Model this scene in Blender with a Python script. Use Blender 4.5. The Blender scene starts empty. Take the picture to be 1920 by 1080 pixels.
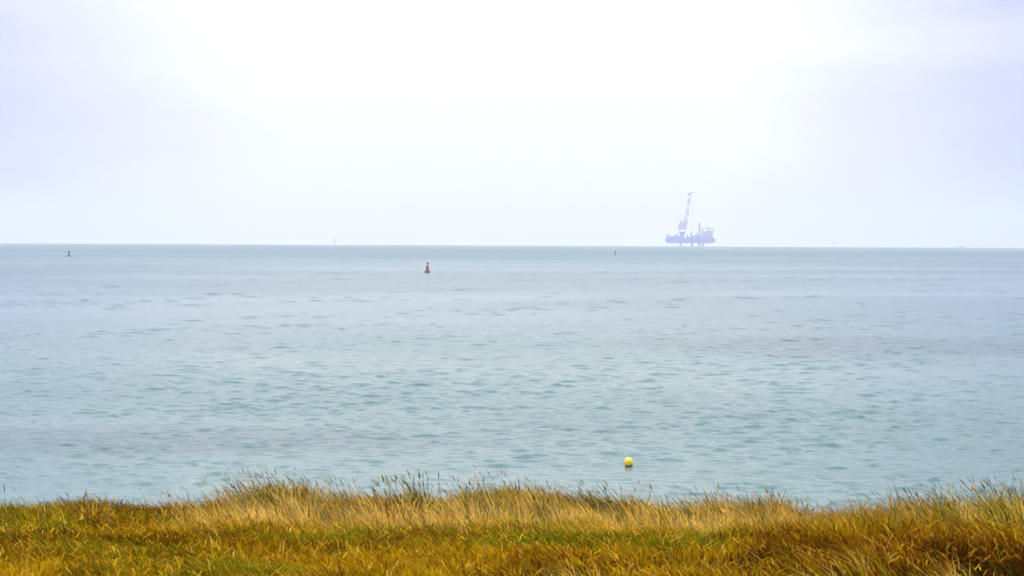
import bpy, bmesh, math, random
import numpy as np
from mathutils import Vector, Matrix

random.seed(7)
rng = np.random.default_rng(7)
S = bpy.context.scene
COL = S.collection
EARTH = 6.371e6          # metres: the sea is a real curved sheet, so the horizon lies 12.4 km off
CAM_H = 12.0
FOC = 8000.0             # focal length in pixels of the 1920 px wide photograph

# ------------------------------------------------------------------ camera
cam_data = bpy.data.cameras.new('camera')
cam_data.sensor_width = 36.0
cam_data.lens = FOC / 1920.0 * 36.0
cam_data.clip_start = 0.5
cam_data.clip_end = 60000.0
cam_data.dof.use_dof = True
cam_data.dof.focus_distance = 300.0
cam_data.dof.aperture_fstop = 18.0
cam = bpy.data.objects.new('camera', cam_data)
COL.objects.link(cam)
cam.location = (0, 0, CAM_H)
PITCH = 95.0 / FOC
ROLL = 8.6 / 1920.0
cam.rotation_mode = 'QUATERNION'
Mrot = Matrix.Rotation(math.pi / 2 - PITCH, 3, 'X') @ Matrix.Rotation(ROLL, 3, 'Z')
cam.rotation_quaternion = Mrot.to_quaternion()
S.camera = cam


def ray(px, py):
    """unit-y direction of a pixel of the photograph (1920 x 1080)"""
    d = Mrot @ Vector(((px - 960) / FOC, -(py - 540) / FOC, -1.0))
    return d / d.y


def sea_z(x, y):
    return -(x * x + y * y) / (2 * EARTH)


def on_sea(px, py):
    d = ray(px, py)
    a, b = (1 + d.x ** 2) / (2 * EARTH), d.z
    disc = b * b - 4 * a * CAM_H
    y = (-b - math.sqrt(disc)) / (2 * a) if disc > 0 else 12300.0
    return Vector((d.x * y, y, sea_z(d.x * y, y)))


def bearing(px, y):
    d = ray(px, 461)
    return Vector((d.x * y, y, sea_z(d.x * y, y)))


# ------------------------------------------------------------------ world, sun, exposure
SUN_EL, SUN_AZ = math.radians(52), math.radians(-125)      # azimuth from +Y towards +X
world = bpy.data.worlds.new('World')
S.world = world
world.use_nodes = True
wt = world.node_tree
wt.nodes.clear()


class NT:
    def __init__(s, tree):
        s.t = tree

    def n(s, typ, **kw):
        nd = s.t.nodes.new(typ)
        for k, v in kw.items():
            setattr(nd, k, v)
        return nd

    def put(s, sock, v):
        if v is None:
            return
        if isinstance(v, bpy.types.NodeSocket):
            s.t.links.new(v, sock)
        else:
            sock.default_value = v

    def m(s, op, a, b=None, c=None, clamp=False):
        nd = s.n('ShaderNodeMath', operation=op, use_clamp=clamp)
        for i, v in enumerate((a, b, c)):
            s.put(nd.inputs[i], v)
        return nd.outputs[0]

    def mix(s, f, a, b, blend='MIX'):
        nd = s.n('ShaderNodeMix', data_type='RGBA', blend_type=blend)
        s.put(nd.inputs[0], f)
        s.put(nd.inputs[6], a)
        s.put(nd.inputs[7], b)
        return nd.outputs[2]

    def noise(s, vec, scale, detail=3, rough=0.5, dist=0.0):
        nd = s.n('ShaderNodeTexNoise')
        s.put(nd.inputs['Vector'], vec)
        nd.inputs['Scale'].default_value = scale
        nd.inputs['Detail'].default_value = detail
        nd.inputs['Roughness'].default_value = rough
        nd.inputs['Distortion'].default_value = dist
        return nd.outputs['Fac']

    def mapping(s, vec, scale=(1, 1, 1), rot=(0, 0, 0)):
        nd = s.n('ShaderNodeMapping')
        s.put(nd.inputs[0], vec)
        nd.inputs['Scale'].default_value = scale
        nd.inputs['Rotation'].default_value = rot
        return nd.outputs[0]

    def ramp(s, f, *stops):
        nd = s.n('ShaderNodeValToRGB')
        s.put(nd.inputs[0], f)
        cr = nd.color_ramp
        while len(cr.elements) < len(stops):
            cr.elements.new(0.5)
        for e, (p, c) in zip(cr.elements, stops):
            e.position = p
            e.color = (*c, 1) if len(c) == 3 else c
        return nd.outputs[0]

    def rng(s, f, a, b, c=0.0, d=1.0, smooth=True):
        nd = s.n('ShaderNodeMapRange', interpolation_type='SMOOTHSTEP' if smooth else 'LINEAR')
        s.put(nd.inputs[0], f)
        for i, v in enumerate((a, b, c, d)):
            nd.inputs[i + 1].default_value = v
        return nd.outputs[0]


w = NT(wt)
out = w.n('ShaderNodeOutputWorld')
bg = w.n('ShaderNodeBackground')
bg.inputs['Strength'].default_value = 0.1
sky = w.n('ShaderNodeTexSky')
sky.sky_type = 'NISHITA'
sky.sun_disc = False
sky.sun_elevation = SUN_EL
sky.sun_rotation = SUN_AZ
sky.altitude = 12
sky.dust_density = 2.0
tc = w.n('ShaderNodeTexCoord')
vec = tc.outputs['Generated']
sep = w.n('ShaderNodeSeparateXYZ')
wt.links.new(vec, sep.inputs[0])
X, Y, Z = sep.outputs
az = w.m('ARCTAN2', X, Y)
# a thin bright part of the overcast straight ahead, bluer cloud to both sides
low = w.m('MINIMUM', w.m('SUBTRACT', Z, 0.045), 0.0)
hi = w.m('MAXIMUM', w.m('SUBTRACT', Z, 0.06), 0.0)
soft = w.noise(w.mapping(vec, (9, 9, 34)), 1.0, 4, 0.55, 0.6)
big = w.noise(w.mapping(vec, (2.2, 2.2, 4.0)), 1.0, 5, 0.55, 0.4)
azt = w.m('MINIMUM', w.m('POWER', w.m('ABSOLUTE', w.m('DIVIDE', w.m('ADD', az, 0.004), 0.112)), 2.3), 1.6)
azt = w.m('MULTIPLY', azt, w.rng(Z, 0.05, 0.45, 1.0, 0.15))
d2 = w.m('ADD', azt,
         w.m('ADD', w.m('POWER', w.m('DIVIDE', low, 0.30), 2.0), w.m('POWER', w.m('DIVIDE', hi, 1.2), 2.0)))
glow = w.m('EXPONENT', w.m('MULTIPLY', d2, -1.0))
glow = w.m('ADD', glow, w.m('MULTIPLY', w.m('SUBTRACT', soft, 0.5), 0.55))
glow = w.m('ADD', glow, w.m('MULTIPLY', w.m('SUBTRACT', big, 0.5), 0.5), clamp=True)
cloud = w.ramp(glow, (0.0, (0.42, 0.46, 0.86)), (0.42, (0.77, 0.81, 1.02)), (0.78, (1.02, 1.035, 1.04)))
cloud = w.mix(w.rng(Z, 0.06, 0.22, 0.0, 0.75), cloud, (0.885, 0.965, 1.03, 1))
lift = w.m('MULTIPLY', w.m('ADD', w.m('MULTIPLY', w.m('MAXIMUM', Z, 0.0), 1.65), 1.0), 10.0)
cl = w.n('ShaderNodeVectorMath', operation='SCALE')
wt.links.new(cloud, cl.inputs[0])
wt.links.new(lift, cl.inputs['Scale'])
final = w.mix(0.96, sky.outputs[0], cl.outputs[0])
wt.links.new(final, bg.inputs['Color'])
wt.links.new(bg.outputs[0], out.inputs['Surface'])

sl = bpy.data.lights.new('sun', 'SUN')
sl.energy = 0.9
sl.angle = math.radians(14)
sl.color = (1.0, 0.96, 0.9)
sun = bpy.data.objects.new('sun', sl)
COL.objects.link(sun)
sdir = Vector((math.sin(SUN_AZ) * math.cos(SUN_EL), math.cos(SUN_AZ) * math.cos(SUN_EL), math.sin(SUN_EL)))
sun.rotation_euler = sdir.to_track_quat('Z', 'Y').to_euler()
sun.location = (0, 0, 300)

S.view_settings.view_transform = 'Standard'
S.view_settings.look = 'None'
S.view_settings.exposure = 0.0
S.view_settings.gamma = 1.0
S.view_settings.use_curve_mapping = False
S.cycles.use_denoising = True
S.cycles.denoising_input_passes = 'RGB_ALBEDO_NORMAL'
S.cycles.denoising_prefilter = 'ACCURATE'
S.cycles.volume_bounces = 2
S.cycles.max_bounces = 6
S.cycles.transparent_max_bounces = 8


# ------------------------------------------------------------------ helpers
def material(name, rough=0.6, spec=0.3, metallic=0.0):
    m = bpy.data.materials.new(name)
    m.use_nodes = True
    t = NT(m.node_tree)
    p = m.node_tree.nodes['Principled BSDF']
    p.inputs['Roughness'].default_value = rough
    p.inputs['Specular IOR Level'].default_value = spec
    p.inputs['Metallic'].default_value = metallic
    return m, t, p


def painted(name, col, rough=0.5, scale=1.0, wear=0.25, spec=0.4):
    """weathered paint: the colour, duller patches and streaks of grime"""
    m, t, p = material(name, rough, spec)
    co = t.n('ShaderNodeTexCoord').outputs['Object']
    a = t.noise(co, 3.0 * scale, 5, 0.6)
    b = t.noise(t.mapping(co, (6, 6, 0.8)), 1.5 * scale, 4, 0.6)
    f = t.rng(t.m('ADD', t.m('MULTIPLY', a, 0.6), t.m('MULTIPLY', b, 0.4)), 0.42, 0.7, 0.0, wear)
    c = t.mix(f, (*col, 1), (col[0] * .5 + .03, col[1] * .5 + .025, col[2] * .5 + .02, 1))
    m.node_tree.links.new(c, p.inputs['Base Color'])
    return m


def mesh_obj(name, bm, mat, parent=None, smooth=False):
    me = bpy.data.meshes.new(name)
    bm.normal_update()
    bm.to_mesh(me)
    bm.free()
    if smooth:
        me.polygons.foreach_set('use_smooth', [True] * len(me.polygons))
    me.materials.append(mat)
    o = bpy.data.objects.new(name, me)
    COL.objects.link(o)
    if parent:
        o.parent = parent
    return o


def empty(name, loc, rz=0.0):
    o = bpy.data.objects.new(name, None)
    o.empty_display_size = 0.5
    o.location = loc
    o.rotation_euler = (0, 0, rz)
    COL.objects.link(o)
    return o


def tag(o, label=None, cat=None, group=None, kind=None):
    for k, v in (('label', label), ('category', cat), ('group', group), ('kind', kind)):
        if v:
            o[k] = v
    return o


def box(bm, c, s, taper=1.0, bev=0.0):
    r = bmesh.ops.create_cube(bm, size=1.0)
    vs = r['verts']
    for v in vs:
        k = taper if v.co.z > 0 else 1.0
        v.co = Vector((v.co.x * s[0] * k + c[0], v.co.y * s[1] * k + c[1], v.co.z * s[2] + c[2]))
    if bev:
        es = list({e for v in vs for e in v.link_edges})
        bmesh.ops.bevel(bm, geom=es, offset=bev, segments=2, affect='EDGES', profile=0.5)
    return bm


def tube(bm, a, b, r0, r1=None, n=8, cap=True):
    a, b = Vector(a), Vector(b)
    r1 = r0 if r1 is None else r1
    q = (b - a).to_track_quat('Z', 'Y')
    rings = []
    for p, r in ((a, r0), (b, r1)):
        rings.append([bm.verts.new(p + q @ Vector((r * math.cos(2 * math.pi * i / n), r * math.sin(2 * math.pi * i / n), 0)))
                      for i in range(n)])
    for i in range(n):
        bm.faces.new((rings[0][i], rings[0][(i + 1) % n], rings[1][(i + 1) % n], rings[1][i]))
    if cap:
        bm.faces.new(rings[0][::-1])
        bm.faces.new(rings[1])
    return bm


def lathe(bm, prof, n=24, off=(0, 0, 0)):
    """prof: (radius, z) from bottom to top; radius 0 closes with a pole"""
    off = Vector(off)
    rings = []
    for r, z in prof:
        if r <= 1e-6:
            rings.append([bm.verts.new(off + Vector((0, 0, z)))])
        else:
            rings.append([bm.verts.new(off + Vector((r * math.cos(2 * math.pi * i / n), r * math.sin(2 * math.pi * i / n), z)))
                          for i in range(n)])
    for A, B in zip(rings, rings[1:]):
        for i in range(n):
            j = (i + 1) % n
            if len(A) == 1:
                bm.faces.new((A[0], B[j], B[i]))
            elif len(B) == 1:
                bm.faces.new((A[i], A[j], B[0]))
            else:
                bm.faces.new((A[i], A[j], B[j], B[i]))
    if len(rings[0]) > 1:
        bm.faces.new(rings[0][::-1])
    if len(rings[-1]) > 1:
        bm.faces.new(rings[-1])
    return bm


def lattice(bm, a, b, w0, w1, bays, r, n=5):
    """four-chord lattice beam with zigzag bracing between points a and b"""
    a, b = Vector(a), Vector(b)
    q = (b - a).to_track_quat('Z', 'Y')
    L = (b - a).length
    cor = [(-1, -1), (1, -1), (1, 1), (-1, 1)]

    def P(k, t):
        wd = (w0 + (w1 - w0) * t) / 2
        return a + q @ Vector((cor[k % 4][0] * wd, cor[k % 4][1] * wd, L * t))
    for k in range(4):
        tube(bm, P(k, 0), P(k, 1), r, n=n, cap=False)
    for i in range(bays):
        t0, t1 = i / bays, (i + 1) / bays
        for k in range(4):
            s = (i + k) % 2
            tube(bm, P(k + s, t0), P(k + 1 - s, t1), r * 0.6, n=4, cap=False)
            tube(bm, P(k, t1), P(k + 1, t1), r * 0.6, n=4, cap=False)
    return bm


# ------------------------------------------------------------------ value noise for terrain and sea, in world metres
_tab = rng.random((256, 256))


def vnoise(x, y, s):
    x, y = x / s, y / s
    xi, yi = np.floor(x).astype(int), np.floor(y).astype(int)
    fx, fy = x - xi, y - yi
    fx, fy = fx * fx * (3 - 2 * fx), fy * fy * (3 - 2 * fy)
    g = lambda i, j: _tab[i % 256, j % 256]
    return ((g(xi, yi) * (1 - fx) + g(xi + 1, yi) * fx) * (1 - fy)
            + (g(xi, yi + 1) * (1 - fx) + g(xi + 1, yi + 1) * fx) * fy)


def fbm(x, y, s, oct=3):
    v, a, t = 0, 1.0, 0
    for k in range(oct):
        v = v + a * vnoise(x + 37.1 * k, y - 19.7 * k, s / 2 ** k)
        t += a
        a *= 0.5
    return v / t


def sstep(a, b, v):
    t = np.clip((v - a) / (b - a), 0, 1)
    return t * t * (3 - 2 * t)


# ------------------------------------------------------------------ sea: one curved sheet, fine where it is seen closest
def sea_rows():
    r, out_ = 60.0, []
    while r < 186:
        out_.append(r); r += 5.0 if r < 150 else 0.5
    while r < 23000:
        out_.append(r)
        r += min(0.25 * max(r / 300, 1) ** 1.72, 2.0) if r < 2200 else min(1.8 * (r / 2200) ** 6, r * 0.06)
    return np.array(out_)


def build_sea():
    R = sea_rows()
    A = np.concatenate([np.linspace(-180, -20, 33)[:-1], np.linspace(-20, -9.2, 12)[:-1], np.linspace(-9.2, -7.7, 22)[:-1], np.linspace(-7.7, 7.7, 350),
                        np.linspace(7.7, 9.2, 22)[1:], np.linspace(9.2, 20, 12)[1:], np.linspace(20, 180, 33)[1:-1]]) * math.pi / 180
    nr, na = len(R), len(A)
    RR, AA = np.meshgrid(R, A, indexing='ij')
    x, y = RR * np.sin(AA), RR * np.cos(AA)
    dr = np.gradient(R)[:, None]
    da = np.maximum(np.gradient(A)[None, :], 1e-5)
    sp_r, sp_a = dr, RR * da
    h = np.zeros_like(x)
    # wind sea: many short-crested waves running in roughly towards the shore
    W = 120
    wl = np.exp(rng.uniform(math.log(0.55), math.log(6.0), W))
    th = math.radians(-97) + np.where(rng.random(W) < 0.7, rng.normal(0, 0.33, W), rng.normal(0, 0.7, W))
    ph = rng.uniform(0, 2 * math.pi, W)
    steep = 0.0058 * np.exp(-((np.log(wl) - math.log(1.05)) / 0.8) ** 2)
    fade_far = 1.0
    gust = (0.5 + 0.9 * fbm(x + 900, (y + 300) * 0.35, 60.0, 3)) * (0.55 + 1.0 * sstep(200, 1100, RR))
    for i in range(W):
        k = 2 * math.pi / wl[i]
        kx, ky = math.cos(th[i]), math.sin(th[i])
        # drop what the sheet is too coarse for
        need = np.sqrt((sp_r * ky) ** 2 + (sp_a * kx) ** 2)
        f = 1 - sstep(0.33, 0.5, need / wl[i])
        if f.max() <= 0:
            continue
        h += steep[i] * wl[i] * f * np.sin(k * (kx * x + ky * y) + ph[i])
    h *= gust
    # sharper crests, flatter troughs
    sd = 0.026
    h = 0.55 * h + 0.0085 * (np.exp(np.clip(h / sd, -4, 4.0) - 0.02 * np.clip(h / sd, 0, 4) ** 2 * 2) - 1)
    # single steeper wavelets with a sharp front towards the shore, in loose groups
    cnt = 0
    while cnt < 3800:
        r0 = 1 / rng.uniform(1 / 1700, 1 / 188)
        a0 = math.radians(rng.uniform(-8.2, 8.2))
        x0, y0 = r0 * math.sin(a0), r0 * math.cos(a0)
        if float(fbm(np.array(x0 + 500.0), np.array(y0 * 0.4), 9 + r0 * 0.02, 2)) < rng.uniform(0.3, 0.7):
            continue
        cnt += 1
        size = rng.gamma(3.0, 0.33)
        g = float(np.clip((r0 / 420) ** 0.75, 0.5, 3))
        Lc = 0.62 * g * rng.uniform(0.4, 2.2) * (0.4 + 0.35 * size)
        hh = 0.094 * g * min(size, 1.6) * (0.6 if r0 > 900 else 1)
        i0 = int(np.searchsorted(R, r0))
        drr = R[min(i0 + 1, nr - 1)] - R[i0]
        wf, wb = max(0.13 * g, 0.7 * drr), max(0.45 * g, 1.5 * drr)
        skew = rng.normal(0, 0.25)
        ilo, ihi = np.searchsorted(R, r0 - 3 * wf - 1.5), np.searchsorted(R, r0 + 3 * wb + 1.5)
        jlo, jhi = np.searchsorted(A, a0 - 3 * Lc / r0), np.searchsorted(A, a0 + 3 * Lc / r0)
        if jhi - jlo < 2:
            continue
        dx = (AA[ilo:ihi, jlo:jhi] - a0) * r0
        dy = RR[ilo:ihi, jlo:jhi] - r0 - skew * dx
        wv = np.where(dy < 0, wf, wb)
        h[ilo:ihi, jlo:jhi] += hh * np.exp(-(dx / Lc) ** 2 - (dy / wv) ** 2)
    z = h - RR ** 2 / (2 * EARTH)
    co = np.stack([x, y, z], -1).reshape(-1, 3)
    i, j = np.meshgrid(np.arange(nr - 1), np.arange(na), indexing='ij')
    jn = (j + 1) % na
    quads = np.stack([i * na + j, i * na + jn, (i + 1) * na + jn, (i + 1) * na + j], -1).reshape(-1, 4)
    # normals upwards: r outwards, angle clockwise
    quads = quads[:, ::-1]
    me = bpy.data.meshes.new('sea')
    fill_mesh(me, co, quads)
    me.polygons.foreach_set('use_smooth', np.ones(len(quads), bool))
    o = bpy.data.objects.new('sea', me)
    COL.objects.link(o)
    o['kind'] = 'structure'
    
    return o


def fill_mesh(me, co, faces, sizes=None):
    co = np.asarray(co, np.float32)
    if sizes is None:
        n, k = faces.shape
        starts = np.arange(n, dtype=np.int32) * k
        loops = faces.ravel()
    else:
        starts = np.concatenate([[0], np.cumsum(sizes)[:-1]]).astype(np.int32)
        loops, n = faces, len(sizes)
    me.vertices.add(len(co))
    me.vertices.foreach_set('co', co.ravel())
    me.loops.add(len(loops))
    me.loops.foreach_set('vertex_index', np.asarray(loops, np.int32))
    me.polygons.add(n)
    me.polygons.foreach_set('loop_start', starts)
    me.update(calc_edges=True)
    me.validate()


m_sea, t, p = material('sea water', 0.2, 0.5)
p.inputs['IOR'].default_value = 1.333
co = t.n('ShaderNodeNewGeometry').outputs['Position']
flat = t.mapping(co, (1, 1, 0))
shore = t.n('ShaderNodeVectorMath', operation='LENGTH')
t.put(shore.inputs[0], flat)
dist = shore.outputs['Value']
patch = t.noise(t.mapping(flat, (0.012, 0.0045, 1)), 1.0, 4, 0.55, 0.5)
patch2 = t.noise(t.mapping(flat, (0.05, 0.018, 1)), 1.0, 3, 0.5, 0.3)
shallow = t.rng(dist, 180, 900, 1.0, 0.0)
body = t.mix(shallow, (0.005, 0.076, 0.124, 1), (0.012, 0.094, 0.095, 1))
tint = t.rng(t.m('ADD', t.m('MULTIPLY', patch, 0.7), t.m('MULTIPLY', patch2, 0.3)), 0.50, 0.66)  # irregular patches where the body colour turns towards dark mauve


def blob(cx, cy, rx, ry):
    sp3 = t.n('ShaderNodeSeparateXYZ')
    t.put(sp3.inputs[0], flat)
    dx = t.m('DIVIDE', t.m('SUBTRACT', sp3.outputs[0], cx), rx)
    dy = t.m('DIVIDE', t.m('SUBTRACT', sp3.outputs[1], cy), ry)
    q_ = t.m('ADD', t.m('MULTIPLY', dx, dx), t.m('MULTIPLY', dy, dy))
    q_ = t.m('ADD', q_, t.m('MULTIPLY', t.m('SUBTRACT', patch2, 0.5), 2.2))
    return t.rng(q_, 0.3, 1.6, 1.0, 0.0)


mauve_paws = t.m('MAXIMUM', blob(-20, 252, 17, 17), blob(40, 480, 30, 45))       # two set patches ruffled by gusts, with a mauve tint mixed in
tint = t.m('MAXIMUM', t.m('MULTIPLY', tint, 0.8), mauve_paws)
body = t.mix(t.m('MULTIPLY', tint, 0.36), body, (0.035, 0.045, 0.075, 1))  # mask mixes mauve into the water colour
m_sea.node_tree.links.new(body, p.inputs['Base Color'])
# ripples too fine for the sheet
rip = t.noise(t.mapping(flat, (1.3, 2.2, 1), (0, 0, 0.15)), 2.2, 4, 0.65)
bump = t.n('ShaderNodeBump')
streak = t.noise(t.mapping(flat, (0.0035, 0.0026, 1), (0, 0, 0.3)), 1.0, 5, 0.6, 0.6)
t.put(bump.inputs['Strength'], t.m('MULTIPLY', t.rng(dist, 250, 1500, 0.78, 2.3), t.m('MULTIPLY', t.rng(streak, 0.35, 0.65, 0.55, 1.45), t.m('ADD', t.m('MULTIPLY', mauve_paws, 0.7), 1.0))))
bump.inputs['Distance'].default_value = 0.12
t.put(bump.inputs['Height'], rip)
t.put(p.inputs['Normal'], bump.outputs[0])
t.put(p.inputs['Roughness'], t.rng(dist, 200, 4000, 0.09, 0.36))

sea = build_sea()
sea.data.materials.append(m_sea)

# ------------------------------------------------------------------ dune bank the camera looks over
PROFILE = [(-400, 952), (0, 952), (110, 950), (160, 944), (210, 953), (370, 952), (420, 938), (470, 924), (560, 924), (620, 938),
           (700, 938), (760, 934), (840, 944), (880, 930), (950, 924), (1030, 930), (1120, 938), (1220, 950), (1290, 960),
           (1340, 948), (1450, 956), (1560, 966), (1680, 968), (1740, 956), (1800, 950), (1860, 958), (1920, 952), (2300, 950)]
CREST_Y = 40.0
_px = np.array([a for a, b in PROFILE], float)
_cx = np.array([ray(a, b).x * CREST_Y for a, b in PROFILE])
_cz = np.array([CAM_H + ray(a, b).z * CREST_Y for a, b in PROFILE])


def hollow(x, y):
    """dead brown gaps in the long grass: lower right, and a small one bottom centre"""
    u = x / y
    a = sstep(0.052, 0.072, u) * np.exp(-((y - 29.2) / 2.0) ** 2) * (0.5 + 0.7 * sstep(0.36, 0.52, fbm(x * 1.6 + 5, y, 0.8, 2)))
    b = np.exp(-((u - 0.013) / 0.011) ** 2 - ((y - 30.6) / 1.1) ** 2)
    c = np.exp(-((u - 0.050) / 0.02) ** 2 - ((y - 32.0) / 1.0) ** 2) * 0.7
    return np.clip(a * 1.2 + b + c, 0, 1)


def grass_h(x, y):
    """height of the sward: short turf on the left, long and lodged on the right and along the crest"""
    u = x / np.maximum(y, 1)
    right = sstep(0.03, 0.10, u)
    crest = np.exp(-((y - CREST_Y) / 2.2) ** 2)
    left = 1 - sstep(-0.088, -0.07, u)
    n = fbm(x, y, 1.1, 3)
    h = 0.10 + 0.10 * crest * (1 - 0.6 * left) + 0.21 * right * n * sstep(28.5, 31.5, y) + 0.05 * n
    return h * (1 - 0.6 * hollow(x, y))


def crest_z(x):
    return np.interp(x, _cx, _cz) - 0.86 * grass_h(x, np.full_like(np.asarray(x, float), CREST_Y))


def ground_z(x, y):
    x, y = np.asarray(x, float), np.asarray(y, float)
    base = 9.62 - 0.020 * (y - 27) + 0.08 * (fbm(x + 50, y, 3.0, 3) - 0.5)
    u = x / np.maximum(y, 1)
    base = base - 0.10 * hollow(x, y)
    cz = crest_z(x)
    k = sstep(34.0, CREST_Y, y)
    z = base * (1 - k) + cz * k
    fall = np.clip(y - CREST_Y - 0.5, 0, None)
    z = z - np.where(fall > 0, 0.02 * fall ** 2 / (0.05 * fall + 1) * 2.2, 0)
    return np.maximum(z, -3.0)


def build_ground():
    xs = np.concatenate([np.arange(-300, -12, 8.0), np.arange(-12, 12.01, 0.16), np.arange(20, 301, 8.0)])
    ys = np.concatenate([np.arange(-300, 24, 6.0), np.arange(24, 44, 0.2), np.arange(44, 130, 2.0)])
    Yg, Xg = np.meshgrid(ys, xs, indexing='ij')
    Zg = ground_z(Xg, Yg)
    Zg = np.where(Yg < 24, 9.68 + 0 * Zg, Zg)
    ny, nx = Xg.shape
    co = np.stack([Xg, Yg, Zg], -1).reshape(-1, 3)
    i, j = np.meshgrid(np.arange(ny - 1), np.arange(nx - 1), indexing='ij')
    q = np.stack([i * nx + j, i * nx + j + 1, (i + 1) * nx + j + 1, (i + 1) * nx + j], -1).reshape(-1, 4)
    me = bpy.data.meshes.new('ground')
    fill_mesh(me, co, q)
    me.polygons.foreach_set('use_smooth', np.ones(len(q), bool))
    o = bpy.data.objects.new('ground', me)
    COL.objects.link(o)
    o['kind'] = 'structure'
    m, t, p = material('thatch and soil', 0.95, 0.1)
    gp = t.n('ShaderNodeNewGeometry').outputs['Position']
    a = t.noise(gp, 1.2, 5, 0.6)
    b = t.noise(gp, 22.0, 4, 0.7)
    c = t.ramp(a, (0.35, (0.06, 0.022, 0.002)), (0.5, (0.12, 0.05, 0.003)), (0.65, (0.07, 0.05, 0.003)))
    c = t.mix(t.rng(b, 0.35, 0.7), c, (0.16, 0.075, 0.006, 1))
    t.put(p.inputs['Base Color'], c)
    bp = t.n('ShaderNodeBump')
    bp.inputs['Distance'].default_value = 0.05
    t.put(bp.inputs['Height'], b)
    t.put(p.inputs['Normal'], bp.outputs[0])
    me.materials.append(m)
    return o


build_ground()

# ------------------------------------------------------------------ grass
STRAW = np.array([0.74, 0.45, 0.09])
GOLD = np.array([0.43, 0.225, 0.003])
RUST = np.array([0.20, 0.062, 0.002])
BROWN = np.array([0.06, 0.017, 0.002])
OLIVE = np.array([0.215, 0.19, 0.004])
GREEN = np.array([0.085, 0.095, 0.006])
GREY = np.array([0.24, 0.23, 0.11])

m_grass = bpy.data.materials.new('grass blades')
m_grass.use_nodes = True
t = NT(m_grass.node_tree)
m_grass.node_tree.nodes.remove(m_grass.node_tree.nodes['Principled BSDF'])
p = t.n('ShaderNodeBsdfDiffuse')
at = t.n('ShaderNodeAttribute', attribute_name='blade_colour')
t.put(p.inputs['Color'], at.outputs['Color'])
tr = t.n('ShaderNodeBsdfTranslucent')
t.put(tr.inputs['Color'], at.outputs['Color'])
mx = t.n('ShaderNodeMixShader')
mx.inputs[0].default_value = 0.22
t.put(mx.inputs[1], p.outputs[0])
t.put(mx.inputs[2], tr.outputs[0])
mo = [n for n in m_grass.node_tree.nodes if n.type == 'OUTPUT_MATERIAL'][0]
m_grass.node_tree.links.new(mx.outputs[0], mo.inputs['Surface'])


def blades_mesh(name, base, height, lean, width, colour, heads=None):
    """ribbon blades with one bend; base (n,3), lean (n,2) horizontal reach of the tip as a share of the height,
    heads (n,) length of a seed head at the tip or 0"""
    n = len(base)
    ang = rng.uniform(0, math.pi, n)
    side = np.stack([np.cos(ang), np.sin(ang) * 0.4, np.zeros(n)], -1) * width[:, None] / 2
    L = np.concatenate([lean, np.zeros((n, 1))], 1) * height[:, None]
    up = np.zeros((n, 3)); up[:, 2] = height
    mid = base + up * 0.58 + L * 0.36
    tip = base + up * np.clip(1 - 0.16 * (lean ** 2).sum(1, keepdims=True), 0.15, 1) + L
    v = np.stack([base - side, base + side, mid - side * 0.8, mid + side * 0.8, tip], 1)      # n,5,3
    k = np.arange(n)[:, None] * 5
    q = np.array([0, 1, 3, 2]) + k
    tri = np.array([2, 3, 4]) + k
    co = v.reshape(-1, 3)
    loops = np.concatenate([q, tri], 1).ravel()
    sizes = np.tile([4, 3], n)
    cols = np.repeat(colour, 5, 0)
    if heads is not None:
        s = heads > 0
        hb, ht = (tip + (mid - tip) * 0.0)[s], None
        d = (tip - mid)[s]
        d /= np.linalg.norm(d, axis=1, keepdims=True)
        hl = heads[s][:, None]
        a0 = hb - d * hl * 0.35
        a1 = hb + d * hl * 0.65
        cm = a0 + (a1 - a0) * 0.42
        m_ = len(hb)
        rx = np.array([1.0, 0, 0]) * 0.055 * hl
        ry = np.array([0, 1.0, 0]) * 0.055 * hl
        hv = np.stack([a0, cm + rx, cm + ry, cm - rx, cm - ry, a1], 1)
        o0 = len(co)
        kk = np.arange(m_)[:, None] * 6 + o0
        tris = []
        for a, b in ((1, 2), (2, 3), (3, 4), (4, 1)):
            tris.append(np.array([0, b, a]) + kk)
            tris.append(np.array([a, b, 5]) + kk)
        co = np.concatenate([co, hv.reshape(-1, 3)])
        loops = np.concatenate([loops, np.concatenate(tris, 1).ravel()])
        sizes = np.concatenate([sizes, np.full(m_ * 8, 3)])
        cols = np.concatenate([cols, np.repeat(colour[s] * np.array([0.85, 0.8, 0.8]), 6, 0)])
    me = bpy.data.meshes.new(name)
    fill_mesh(me, co, loops, sizes)
    ca = me.color_attributes.new('blade_colour', 'FLOAT_COLOR', 'POINT')
    ca.data.foreach_set('color', np.concatenate([cols, np.ones((len(cols), 1))], 1).astype(np.float32).ravel())
    me.materials.append(m_grass)
    o = bpy.data.objects.new(name, me)
    COL.objects.link(o)
    return o


def scatter(n, y0, y1, spread=0.150):
    y = rng.uniform(y0, y1, n * 2)
    y = y[rng.random(n * 2) < y / y1][:n]
    x = rng.uniform(-spread, spread, len(y)) * y
    return x, y


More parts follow.
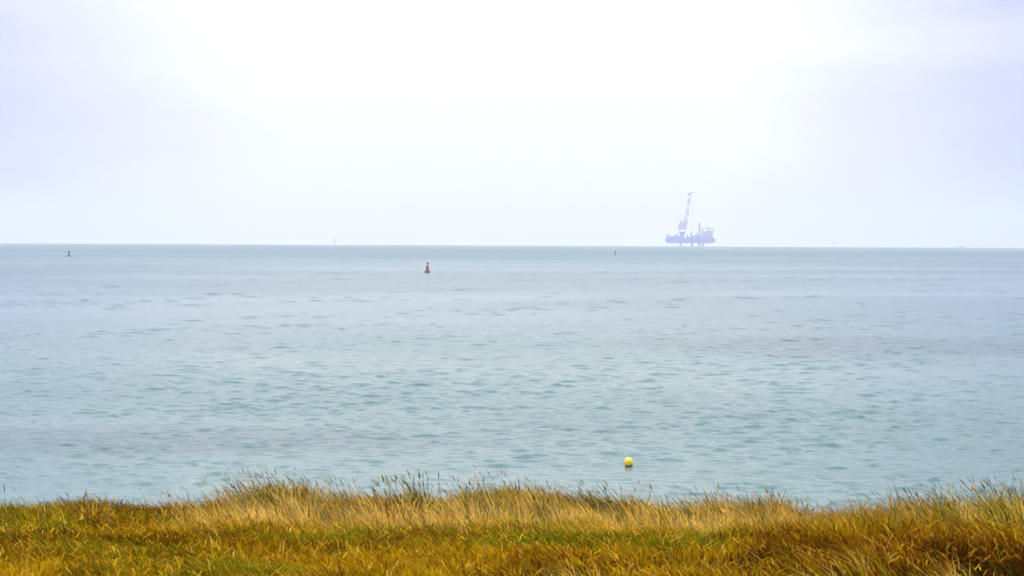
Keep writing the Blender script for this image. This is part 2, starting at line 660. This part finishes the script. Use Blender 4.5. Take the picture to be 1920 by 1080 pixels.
def sward_colour(x, y, n):
    u = x / y
    a = fbm(x * 0.8 + 11, y * 0.6 + 3, 1.5, 3)
    b = fbm(x - 40, y * 0.5 + 70, 0.7, 2)
    r = rng.random(n)
    left = 1 - sstep(-0.085, -0.066, u)
    crest = np.exp(-((y - 38.6) / 1.5) ** 2) * (1 - left)
    band = np.exp(-((y - 35.6) / 1.2) ** 2) * (1 - 0.5 * left)      # greener strip behind the crest
    green = np.clip(sstep(0.46, 0.62, a) * 0.75 + 0.5 * band + 0.11 - 0.3 * left * (1 - sstep(32, 35, y)), 0, 1) * (1 - 0.8 * crest)
    col = np.where((r < green)[:, None], OLIVE, GOLD)
    r2 = rng.random(n)
    rusty = 0.65 * sstep(0.05, 0.08, u) * (1 - sstep(33, 36, y)) + 0.25 * np.exp(-((y - 33.0) / 1.2) ** 2)
    col = np.where((rng.random(n) < rusty)[:, None], RUST, col)
    col = np.where((r2 < 0.03 + 0.9 * crest * (0.45 + b))[:, None], STRAW, col)
    col = np.where((r2 > 1.0 - 0.6 * sstep(0.48, 0.64, b) * (1 - crest))[:, None], RUST, col)
    hol = np.clip(hollow(x, y) + 0.8 * sstep(0.05, 0.08, u) * (1 - sstep(31, 35, y)) * sstep(0.36, 0.52, b), 0, 1)
    col = np.where((rng.random(n) < 0.95 * hol)[:, None], BROWN, col)
    col = np.where((rng.random(n) < 0.04 + 0.12 * green)[:, None], GREEN, col)
    cell = vnoise(x, y, 0.16)
    return col * rng.uniform(0.82, 1.14, (n, 1)) * (0.5 + 0.85 * cell)[:, None]


# main sward
x, y = scatter(235000, 25.5, 42.5, 0.215)
keep = (rng.random(len(x)) > 0.7 * hollow(x, y)) & (rng.random(len(x)) > 0.6 * (np.abs(x / y) > 0.145))
x, y = x[keep], y[keep]
n = len(x)
h = grass_h(x, y) * rng.uniform(0.5, 1.25, n)
clump = fbm(x, y, 0.30, 2)
h *= 0.35 + 1.3 * clump
lean = np.stack([-0.5 + rng.normal(0, 0.4, n), rng.normal(0, 0.4, n)], -1)
lean += np.stack([vnoise(x, y, 0.35) - 0.5, vnoise(x + 9, y, 0.4) - 0.5], -1) * 2.0
base = np.stack([x, y, ground_z(x, y) - 0.01], -1)
o = blades_mesh('grass', base, h, lean, rng.uniform(0.007, 0.014, n), sward_colour(x, y, n))
tag(o, 'dry golden and olive grass covering the dune bank below the sea', 'grass', kind='stuff')

# fallen straw lying over the sward
x, y = scatter(11000, 25.5, 41.0, 0.2)
keep = rng.random(len(x)) > 0.9 * hollow(x, y)
x, y = x[keep], y[keep]
n = len(x)
h0 = rng.uniform(0.03, 0.09, n)
ang = rng.uniform(0, 2 * math.pi, n)
reach = rng.uniform(1.2, 4.0, n)
lean = np.stack([np.cos(ang) * reach, np.sin(ang) * reach], -1)
base = np.stack([x, y, ground_z(x, y) + grass_h(x, y) * rng.uniform(0.45, 0.85, n)], -1)
colr = np.where((rng.random(n) < 0.5)[:, None], np.array([0.50, 0.28, 0.02]), GOLD) * rng.uniform(0.7, 1.2, (n, 1))
o = blades_mesh('straw', base, h0, lean, rng.uniform(0.007, 0.012, n), colr)
tag(o, 'pale fallen straw lying across the dune grass', 'straw', kind='stuff')

# seed stalks along the crest
x, y = scatter(13500, 37.4, 41.2, 0.2)
keep = rng.random(len(x)) < np.clip(0.10 + 1.5 * (fbm(x + 3, y * 0.3, 0.55, 2) - 0.35), 0.05, 1) * (
    0.10 + 0.9 * sstep(-0.088, -0.06, x / y))
x, y = x[keep], y[keep]
n = len(x)
h = rng.uniform(0.20, 0.42, n) + 0.06 * sstep(0.08, 0.11, x / y)
lean = np.stack([-0.42 + rng.normal(0, 0.2, n), rng.normal(0, 0.2, n)], -1)
base = np.stack([x, y, ground_z(x, y)], -1)
r = rng.random((n, 1))
colr = np.where(r < 0.35, STRAW, np.where(r < 0.7, GREY, GREEN)) * rng.uniform(0.6, 1.2, (n, 1))
o = blades_mesh('seed_stalks', base, h, lean, rng.uniform(0.005, 0.009, n), colr,
                heads=np.where(rng.random(n) < 0.4, rng.uniform(0.05, 0.10, n), 0))
tag(o, 'thin seeding grass stalks bent leftwards along the crest of the bank', 'grass stalks', kind='stuff')


def tuft(px, py, ypos, n, height, spread, leanx, cols, label, heads=0.4, lsd=0.18, width=0.011, name='grass_tuft', cat='grass tuft'):
    d = ray(px, py)
    cx = d.x * ypos
    bx = rng.normal(0, spread, n)
    by = rng.normal(0, spread * 0.6, n)
    X_, Y_ = cx + bx, ypos + by
    gz = ground_z(X_, Y_)
    cz = float(ground_z(cx, ypos))
    hh = height * rng.uniform(0.55, 1.0, n)
    ln = np.stack([leanx + bx / max(height, .1) * 0.5 + rng.normal(0, lsd, n), rng.normal(0, 0.2, n)], -1)
    pick = rng.integers(0, len(cols), n)
    c = np.array(cols)[pick] * rng.uniform(0.6, 1.2, (n, 1))
    o = blades_mesh(name, np.stack([bx, by, gz - cz - 0.01], -1), hh, ln, rng.uniform(0.7, 1.2, n) * width, c,
                    heads=np.where(rng.random(n) < heads, rng.uniform(0.06, 0.11, n), 0))
    o.location = (cx, ypos, cz)
    tag(o, label, cat)
    return o


tuft(795, 940, 39.4, 90, 0.51, 0.055, -0.25, [GREEN, GREEN, OLIVE, GREY], 'dark dense grass tuft right of the upright stalks on the crest, left of centre')
tuft(750, 938, 39.6, 24, 0.44, 0.10, -0.15, [GREEN, GREY, GREY], 'sparse upright dark stalks on the crest just left of the dark tuft', heads=0.3)
tuft(505, 930, 39.8, 165, 0.33, 0.18, -0.35, [GREEN, GREY, STRAW, OLIVE], 'wide low green grass tuft crowning the left rise of the crest')
tuft(900, 925, 39.7, 10, 0.40, 0.03, 0.0, [GREY, BROWN, STRAW], 'few thin upright stalks taller than the straw around them, near the centre', heads=0.8, lsd=0.05)
tuft(868, 935, 39.9, 45, 0.33, 0.05, -0.3, [STRAW, STRAW, OLIVE, GREY], 'pale straw tuft on the crest left of the thin upright stalks')
tuft(1135, 950, 39.7, 90, 0.42, 0.13, -0.6, [GREEN, GREY, GREEN], 'grey green stalks swept left on the crest below the yellow buoy')
tuft(1340, 960, 39.9, 67, 0.35, 0.10, -0.4, [STRAW, OLIVE, GREY], 'ragged straw and olive tuft on the crest right of the dip under the buoy')
tuft(1275, 965, 40.0, 18, 0.28, 0.04, -0.1, [GREEN, GREY], 'small dark pair of tufts standing in the dip of the crest')
tuft(1770, 985, 37.0, 225, 0.58, 0.16, -0.35, [STRAW, OLIVE, GREY, GOLD, GREEN], 'tall pale bushy grass tuft near the right edge of the crest')
tuft(1905, 975, 36.0, 210, 0.62, 0.16, -0.45, [GREEN, OLIVE, OLIVE, STRAW], 'tall dull green tuft cut off by the right edge of the photo')
tuft(160, 950, 39.8, 165, 0.26, 0.18, -0.1, [OLIVE, OLIVE, STRAW, GREEN], 'low bushy olive tuft on the short turf at the far left', heads=0.15)
tuft(376, 1020, 36.6, 3, 0.28, 0.006, 0.02, [STRAW * 1.2], 'single pale seed stalk standing in front of the left turf', heads=1.0, lsd=0.03, name='grass_stalk', cat='grass stalk')
spots = [(1550, 1062, 30.4, 'pale arching straw tuft at the left of the dark hollow, lower right'),
         (1625, 1050, 31.0, 'pale straw tuft above the middle of the dark hollow, lower right'),
         (1790, 1066, 29.8, 'pale straw tuft leaning over the dark hollow near the lower right corner'),
         (1090, 1062, 30.6, 'small pale tuft beside the dark brown patch at bottom centre')]
for px, py, yy, lab in spots:
    tuft(px, py, yy, 55, 0.30, 0.08, -0.7, [STRAW, GOLD, STRAW, OLIVE], lab, heads=0.1, lsd=0.35)

# ------------------------------------------------------------------ yellow mooring buoy close in
m_yel = painted('yellow plastic', (0.85, 0.58, 0.015), 0.22, 2.0, 0.12, 0.6)
m_dark = painted('dark seaweed', (0.035, 0.03, 0.008), 0.7, 3.0, 0.3)
m_metal = painted('galvanised steel', (0.30, 0.31, 0.32), 0.5, 2.0, 0.3)
pos = on_sea(1179, 875.5)
b = empty('mooring_buoy', pos)
tag(b, 'yellow round mooring buoy floating in front of the grass bank', 'buoy')
rad = 0.225
prof = [(0, -0.18)]
for i in range(1, 14):
    a = -math.pi / 2 + math.pi * i / 14
    prof.append((rad * math.cos(a), 0.255 + 0.27 * math.sin(a)))
prof[0] = (0, -0.015)
prof.append((0, 0.525))
bm = bmesh.new(); lathe(bm, [q for q in prof], 32)
mesh_obj('float', bm, m_yel, b, True)
bm = bmesh.new(); lathe(bm, [(0.12, -0.10), (0.175, -0.05), (0.205, 0.045), (0.20, 0.085), (0.17, 0.09)], 32)
mesh_obj('waterline_band', bm, m_dark, b, True)
bm = bmesh.new()
for i in range(10):
    a0, a1 = math.pi * i / 10, math.pi * (i + 1) / 10
    tube(bm, (0.035 * math.cos(a0), 0, 0.52 + 0.035 * math.sin(a0)), (0.035 * math.cos(a1), 0, 0.52 + 0.035 * math.sin(a1)), 0.008, n=6)
mesh_obj('ring', bm, m_metal, b, True)
b.rotation_euler = (0.03, -0.05, 0.3)

# ------------------------------------------------------------------ channel buoys
m_red = painted('red buoy paint', (0.24, 0.006, 0.03), 0.5, 0.6, 0.3)
m_red_dark = painted('red buoy base', (0.12, 0.010, 0.03), 0.6, 0.6, 0.3)
m_black = painted('black topmark', (0.03, 0.035, 0.045), 0.5, 0.6, 0.2)
m_green = painted('dark green buoy paint', (0.012, 0.045, 0.05), 0.5, 0.6, 0.3)
m_lamp = painted('lantern housing', (0.45, 0.42, 0.45), 0.3, 1.0, 0.1)


def nav_buoy(name, pos, lab, mat, s, kind):
    b = empty(name, pos)
    tag(b, lab, 'buoy', 'navigation buoys out on the water')
    if kind == 'can':
        bm = bmesh.new(); lathe(bm, [(0.5, -0.5), (0.9, -0.1), (0.98, 0.15), (0.9, 0.5), (0.5, 0.66)], 24)
        mesh_obj('float', bm, m_red_dark, b)
        bm = bmesh.new(); lathe(bm, [(0.48, 0.66), (0.48, 1.0), (0.45, 1.9), (0.32, 2.35), (0.12, 2.42)], 16)
        mesh_obj('tower', bm, mat, b)
        bm = bmesh.new(); tube(bm, (0, 0, 2.42), (0, 0, 2.75), 0.05)
        mesh_obj('pole', bm, m_lamp, b)
        bm = bmesh.new(); lathe(bm, [(0.30, 2.72), (0.32, 2.75), (0.32, 3.3), (0.28, 3.36)], 16)
        mesh_obj('topmark', bm, m_black, b)
        bm = bmesh.new(); lathe(bm, [(0.10, 3.36), (0.12, 3.4), (0.12, 3.55), (0, 3.6)], 10)
        mesh_obj('lantern', bm, m_lamp, b)
        for k in range(4):
            bm = bmesh.new()
            a = math.pi / 2 * k + 0.4
            tube(bm, (0.7 * math.cos(a), 0.7 * math.sin(a), 0.55), (0.4 * math.cos(a), 0.4 * math.sin(a), 1.2), 0.035)
            mesh_obj('brace', bm, mat, b)
    elif kind == 'wide':
        bm = bmesh.new(); lathe(bm, [(0.8, -0.5), (1.3, -0.1), (1.42, 0.15), (1.30, 0.45), (0.55, 0.72), (0.22, 0.95)], 24)
        mesh_obj('float', bm, mat, b)
        bm = bmesh.new(); lattice(bm, (0, 0, 0.8), (0, 0, 1.9), 0.75, 0.4, 3, 0.06)
        mesh_obj('tower', bm, mat, b)
        bm = bmesh.new(); lathe(bm, [(0.15, 1.75), (0.40, 1.95), (0.64, 2.5), (0.66, 2.95), (0.30, 3.1)], 16)
        mesh_obj('topmark', bm, mat, b)
        bm = bmesh.new(); tube(bm, (0, 0, 3.1), (0, 0, 3.4), 0.12)
        mesh_obj('lantern', bm, m_lamp, b)
    else:
        bm = bmesh.new(); lathe(bm, [(0.4, -0.4), (0.70, 0.0), (0.74, 0.45), (0.5, 0.85), (0.2, 0.95)], 20)
        mesh_obj('float', bm, m_red2, b)
        bm = bmesh.new(); lathe(bm, [(0.22, 0.95), (0.20, 1.5)], 12)
        mesh_obj('tower', bm, m_lamp, b)
        bm = bmesh.new(); lathe(bm, [(0.25, 1.5), (0.62, 1.75), (0.66, 2.5), (0.3, 2.8), (0.08, 2.9)], 16)
        mesh_obj('topmark', bm, mat, b)
        bm = bmesh.new(); tube(bm, (0, 0, 2.85), (0, 0, 3.1), 0.07)
        mesh_obj('lantern', bm, m_lamp, b)
    b.scale = (s, s, s)
    b.rotation_euler = (0.02, 0.03, 0.4)
    return b


m_red2 = painted('faded red paint', (0.22, 0.09, 0.10), 0.5, 0.6, 0.3)
nav_buoy('channel_buoy', on_sea(801, 511), 'dark red can shaped channel buoy with a black topmark left of centre', m_red, 1.03, 'can')
nav_buoy('beacon_buoy', on_sea(129, 480.5), 'dark green buoy with a broad flat float at the far left near the horizon', m_green, 1.0, 'wide')
nav_buoy('marker_buoy', on_sea(1153.5, 478.5), 'tiny buoy with a black top over a faded red float, left of the jack-up ship', m_black, 1.0, 'small')

# ------------------------------------------------------------------ jack-up ship on the horizon (1 px of the photograph is about 1.5 m there)
YS = 12300.0
PX = YS / FOC
sp = bearing(1294, YS)
ship = empty('jack_up_ship', sp)
tag(ship, 'jack-up crane ship standing on its legs on the misty horizon with its tall boom raised', 'ship')
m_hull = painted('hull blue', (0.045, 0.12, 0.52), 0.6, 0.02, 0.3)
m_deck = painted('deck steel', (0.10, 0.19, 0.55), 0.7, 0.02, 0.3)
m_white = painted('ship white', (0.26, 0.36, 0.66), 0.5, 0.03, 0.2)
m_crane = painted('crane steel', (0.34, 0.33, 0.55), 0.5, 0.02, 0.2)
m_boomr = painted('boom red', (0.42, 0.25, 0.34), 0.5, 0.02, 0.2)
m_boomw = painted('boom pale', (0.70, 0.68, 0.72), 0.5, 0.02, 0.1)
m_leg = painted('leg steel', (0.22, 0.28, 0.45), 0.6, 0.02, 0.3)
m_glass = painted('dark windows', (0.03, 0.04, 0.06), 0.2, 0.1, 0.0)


def q(px, y=0.0, py=464.0):
    return Vector(((px - 1294) * PX, y, (464.0 - py) * PX))


# hull: a barge with raked ends
bm = bmesh.new()
z0, z1, z2 = q(0, 0, 458.0).z, q(0, 0, 453.5).z, q(0, 0, 449.6).z
W2 = 20.0
secs = [(1247.5, 0.55, z1 - 1), (1251, 0.9, z0 + 0.6), (1257, 1.0, z0), (1330, 1.0, z0), (1336, 0.85, z0 + 0.5), (1340.5, 0.45, z1 - 2.5)]
prev = None
for px, wf, zb in secs:
    xx = q(px).x
    top = z2 + (1.2 if px > 1329 or px < 1252 else 0)
    ring = [bm.verts.new(c) for c in ((xx, -W2 * wf, zb), (xx, -W2 * wf, top), (xx, W2 * wf, top), (xx, W2 * wf, zb))]
    if prev:
        for k in range(4):
            bm.faces.new((prev[k], prev[(k + 1) % 4], ring[(k + 1) % 4], ring[k]))
    else:
        bm.faces.new(ring)
    prev = ring
bm.faces.new(prev[::-1])
bmesh.ops.recalc_face_normals(bm, faces=bm.faces)
mesh_obj('hull', bm, m_hull, ship)
# legs
for px, yy, ptop in ((1275.5, -15, 441.0), (1298, 15, 444.0), (1311, -15, 420.5), (1318, 15, 432)):
    bm = bmesh.new()
    a, c = q(px, yy), q(px, yy, ptop)
    lattice(bm, (a.x, yy, -12), (c.x, yy, c.z), 4.2, 4.2, 14, 0.55)
    tube(bm, (a.x, yy, -12), (c.x, yy, c.z), 1.7, n=8)
    o = mesh_obj('leg', bm, m_leg, ship)
    bm = bmesh.new(); box(bm, (a.x, yy, z2 + 4), (8.5, 8.5, 8), 0.85, 0.3)
    mesh_obj('jack_house', bm, m_deck, ship)
# accommodation block: three storeys, windows, bridge
acc = None
bm = bmesh.new()
a, c = q(1314, 0, 449.6), q(1337, 0, 434)
cx = (a.x + c.x) / 2
box(bm, (cx, 0, z2 + 6), (c.x - a.x, 30, 12), 1.0, 0.4)
box(bm, (cx + 1, 0, z2 + 15), (c.x - a.x - 5, 27, 6), 1.0, 0.3)
box(bm, (cx + 4, 0, z2 + 20.5), ((c.x - a.x) * 0.6, 22, 5), 0.95, 0.3)
acc = mesh_obj('accommodation_block', bm, m_white, ship)
for lvl, nz in ((z2 + 4, 8), (z2 + 8.5, 8), (z2 + 15, 7), (z2 + 20.8, 5)):
    for k in range(nz):
        ln = (c.x - a.x) * (0.8 if lvl < z2 + 18 else 0.5)
        bm = bmesh.new()
        yy = -15.05 if lvl < z2 + 12 else (-13.55 if lvl < z2 + 18 else -11.0)
        box(bm, (cx + (4 if lvl > z2 + 18 else 0) + (k - (nz - 1) / 2) * ln / nz, yy, lvl), (ln / nz * 0.6, 0.3, 1.8))
        mesh_obj('window', bm, m_glass, acc)
# helideck above it on props
bm = bmesh.new()
hz = q(0, 0, 430).z
lathe(bm, [(15, hz - 0.6), (16, hz), (16, hz + 1.2), (0, hz + 1.3)], 8, (q(1331.5).x, 0, 0))
box(bm, (q(1317).x, 0, hz + 0.3), (14, 8, 1.6))
hd = mesh_obj('helideck', bm, m_crane, ship)
bm = bmesh.new()
for k in range(8):
    ax = q(1331.5).x + 9 * math.cos(k * math.pi / 4); ay = 9 * math.sin(k * math.pi / 4)
    tube(bm, (ax * 1.0 + 2, ay, z2 + 17), (ax, ay, hz - 0.5), 0.5, n=6)
mesh_obj('support', bm, m_leg, hd)
# radio mast
bm = bmesh.new()
lattice(bm, q(1326, 3, 432), q(1326, 3, 424.5), 2.4, 0.8, 5, 0.25)
mesh_obj('mast', bm, m_leg, ship)
# main crane round the left leg
crane = empty('crane', q(1279, 0, 449.6)); crane.parent = ship
O = q(1279, 0, 449.6)


def cq(px, y=0.0, py=464.0):
    return q(px, y, py) - O


bm = bmesh.new()
lathe(bm, [(8.5, 0), (7.0, 6), (6.5, 14), (9.5, 18), (9.5, 20.5), (6, 20.5)], 20)
mesh_obj('pedestal', bm, m_deck, crane)
bm = bmesh.new()
a, c = cq(1271.5, 0, 433), cq(1287.5, 0, 418)
box(bm, ((a.x + c.x) / 2, 0, (a.z + c.z) / 2 - 3), (c.x - a.x, 16, (c.z - a.z) * 0.72), 0.94, 0.5)
box(bm, ((a.x + c.x) / 2 + 2, 0, c.z - 3), ((c.x - a.x) * 0.8, 11, 7), 0.8, 0.4)
mesh_obj('machinery_house', bm, m_crane, crane)
bm = bmesh.new()
for s in (-6, 6):
    tube(bm, cq(1273, s, 420), cq(1284, s * 0.4, 409), 0.9)
    tube(bm, cq(1287, s, 420), cq(1284, s * 0.4, 409), 0.9)
tube(bm, cq(1284, -3, 409), cq(1284, 3, 409), 1.1)
mesh_obj('a_frame', bm, m_boomr, crane)
# boom: banded lattice, nearly upright
A0, A1 = cq(1285, 0, 424), cq(1293.3, 0, 366)
bands = 6
for k in range(bands):
    t0, t1 = k / bands, (k + 1) / bands
    bm = bmesh.new()
    w0, w1 = 8.0 - 4.0 * t0, 8.0 - 4.0 * t1
    lattice(bm, A0.lerp(A1, t0), A0.lerp(A1, t1), w0, w1, 3, 0.85)
    mesh_obj('boom_section', bm, (m_boomw, m_boomr)[(k + 1) % 2 if k != 0 else 1], crane)
bm = bmesh.new()
bmesh.ops.create_cube(bm, size=1)
for v in bm.verts:
    v.co = Vector((v.co.x * 7, v.co.y * 5, v.co.z * 6)) + cq(1292.7, 0, 366)
tube(bm, cq(1292, 0, 365), cq(1301, 0, 361.5), 1.0, 0.6)
mesh_obj('boom_head', bm, m_black, crane)
bm = bmesh.new()
for s in (-2.5, 2.5):
    tube(bm, cq(1284, s, 409), cq(1292.5, s * 0.5, 367), 0.25, n=5)
tube(bm, cq(1297.5, 0, 363), cq(1297.5, 0, 436), 0.22, n=5)
mesh_obj('cable', bm, m_black, crane)
bm = bmesh.new()
lathe(bm, [(0.3, -3), (1.6, -1.5), (1.6, 1.5), (0.4, 3)], 10, cq(1297.5, 0, 438))
mesh_obj('hook_block', bm, m_black, crane)
# small deck crane, cargo and deck houses
bm = bmesh.new()
a = q(1305, -8, 449.6)
lathe(bm, [(7, a.z), (5, a.z + 7), (1.6, a.z + 14), (0.6, a.z + 22)], 8, (a.x, -8, 0))
mesh_obj('cargo_frame', bm, m_deck, ship)
bm = bmesh.new()
tube(bm, q(1296, -6, 449.6), q(1296, -6, 440.5), 1.5)
box(bm, q(1295.5, -6, 441), (6, 4, 4), 1, 0.2)
mesh_obj('deck_crane', bm, m_hull, ship)
for px, wd, hgt, yy, mm in ((1264, 22, 7, 0, m_deck), (1303, 20, 8, -2, m_deck), (1293, 9, 6, 2, m_hull),
                            (1252.5, 9, 12, 4, m_white), (1260, 14, 5, -6, m_deck), (1268, 9, 12, 6, m_white), (1271, 7, 8, -8, m_deck),
                            (1288.5, 5, 9, -9, m_hull), (1302, 5, 9, 8, m_deck), (1309, 7, 11, 2, m_white), (1256, 8, 6, 8, m_hull)):
    bm = bmesh.new()
    a = q(px, yy, 449.6)
    box(bm, (a.x, yy, z2 + hgt / 2), (wd, 8, hgt), 1.0, 0.25)
    mesh_obj('deck_house', bm, mm, ship)
bm = bmesh.new()
for yy in (-19.5, 19.5):
    xs_ = np.linspace(q(1256).x, q(1312).x, 40)
    tube(bm, (xs_[0], yy, z2 + 1.2), (xs_[-1], yy, z2 + 1.2), 0.08, n=4)
    for xx in xs_:
        tube(bm, (xx, yy, z2), (xx, yy, z2 + 1.2), 0.06, n=4)
o = mesh_obj('railing', bm, m_leg, ship)

# ------------------------------------------------------------------ wind farm foundations and a work boat, all but lost in the haze
m_tp = painted('faded yellow steel', (0.78, 0.74, 0.72), 0.5, 0.05, 0.2)


def foundation(px, y, lab, s=1.0):
    f = empty('offshore_foundation', bearing(px, y))
    tag(f, lab, 'foundation', 'offshore foundations on the horizon')
    bm = bmesh.new(); tube(bm, (0, 0, -6), (0, 0, 14), 3.0, 2.8, 20)
    mesh_obj('pile', bm, m_tp, f)
    bm = bmesh.new(); lathe(bm, [(3.0, 13.0), (6.8, 15.0), (7.2, 16.4), (3.4, 16.6)], 20)
    mesh_obj('platform', bm, m_tp, f)
    bm = bmesh.new(); lathe(bm, [(3.0, 16.6), (3.2, 18.5), (2.6, 19.5)], 16)
    mesh_obj('tower_stub', bm, m_tp, f)
    bm = bmesh.new()
    for k in range(14):
        a = 2 * math.pi * k / 14
        a2 = 2 * math.pi * (k + 1) / 14
        tube(bm, (7 * math.cos(a), 7 * math.sin(a), 16.3), (7 * math.cos(a), 7 * math.sin(a), 17.8), 0.12, n=4)
        tube(bm, (7 * math.cos(a), 7 * math.sin(a), 17.8), (7 * math.cos(a2), 7 * math.sin(a2), 17.8), 0.1, n=4)
    mesh_obj('railing', bm, m_tp, f)
    bm = bmesh.new()
    for s_ in (-0.7, 0.7):
        tube(bm, (s_, -3.7, -3), (s_, -3.7, 15), 0.25, n=6)
    mesh_obj('boat_landing', bm, m_tp, f)
    f.scale = (s, s, s)


foundation(628, 15000, 'faint foundation with a platform on the left horizon above the red buoy', 1.2)
foundation(1564, 15500, 'very faint foundation with a platform on the horizon right of the jack-up ship', 1.1)
wb = empty('work_boat', bearing(1803, 15500))
tag(wb, 'tiny faint work boat low on the horizon at the far right', 'boat')
bm = bmesh.new()
rows = [(-12, 3.0, 0.6), (-4, 3.6, 0.2), (5, 3.4, 0.4), (10, 1.8, 1.2), (12.5, 0.2, 2.6)]
prev = None
for xx, hw, sh in rows:
    ring = [bm.verts.new(c) for c in ((xx, -hw * 0.6, -1), (xx, -hw, 2.6 + sh), (xx, hw, 2.6 + sh), (xx, hw * 0.6, -1))]
    if prev:
        for k in range(4):
            bm.faces.new((prev[k], prev[(k + 1) % 4], ring[(k + 1) % 4], ring[k]))
    else:
        bm.faces.new(ring)
    prev = ring
bm.faces.new(prev[::-1])
bmesh.ops.recalc_face_normals(bm, faces=bm.faces)
mesh_obj('hull', bm, m_hull, wb)
bm = bmesh.new(); box(bm, (3, 0, 5), (7, 4.5, 4.5), 0.85, 0.2)
mesh_obj('wheelhouse', bm, m_white, wb)
bm = bmesh.new(); tube(bm, (2, 0, 7), (2, 0, 10), 0.2, 0.1)
mesh_obj('mast', bm, m_leg, wb)

# ------------------------------------------------------------------ sea haze
bm = bmesh.new()
HZ = 23500.0
box(bm, (0, 0, (165 - 48) / 2), (2 * HZ, 2 * HZ, 165 + 48))
mh = bpy.data.materials.new('haze')
mh.use_nodes = True
mh.node_tree.nodes.clear()
mo = mh.node_tree.nodes.new('ShaderNodeOutputMaterial')
pv = mh.node_tree.nodes.new('ShaderNodeVolumePrincipled')
pv.inputs['Color'].default_value = (1.0, 0.985, 1.0, 1)
pv.inputs['Density'].default_value = 6.8e-5
pv.inputs['Anisotropy'].default_value = 0.15
mh.node_tree.links.new(pv.outputs[0], mo.inputs['Volume'])
hz_ = mesh_obj('haze', bm, mh)
hz_['kind'] = 'stuff'
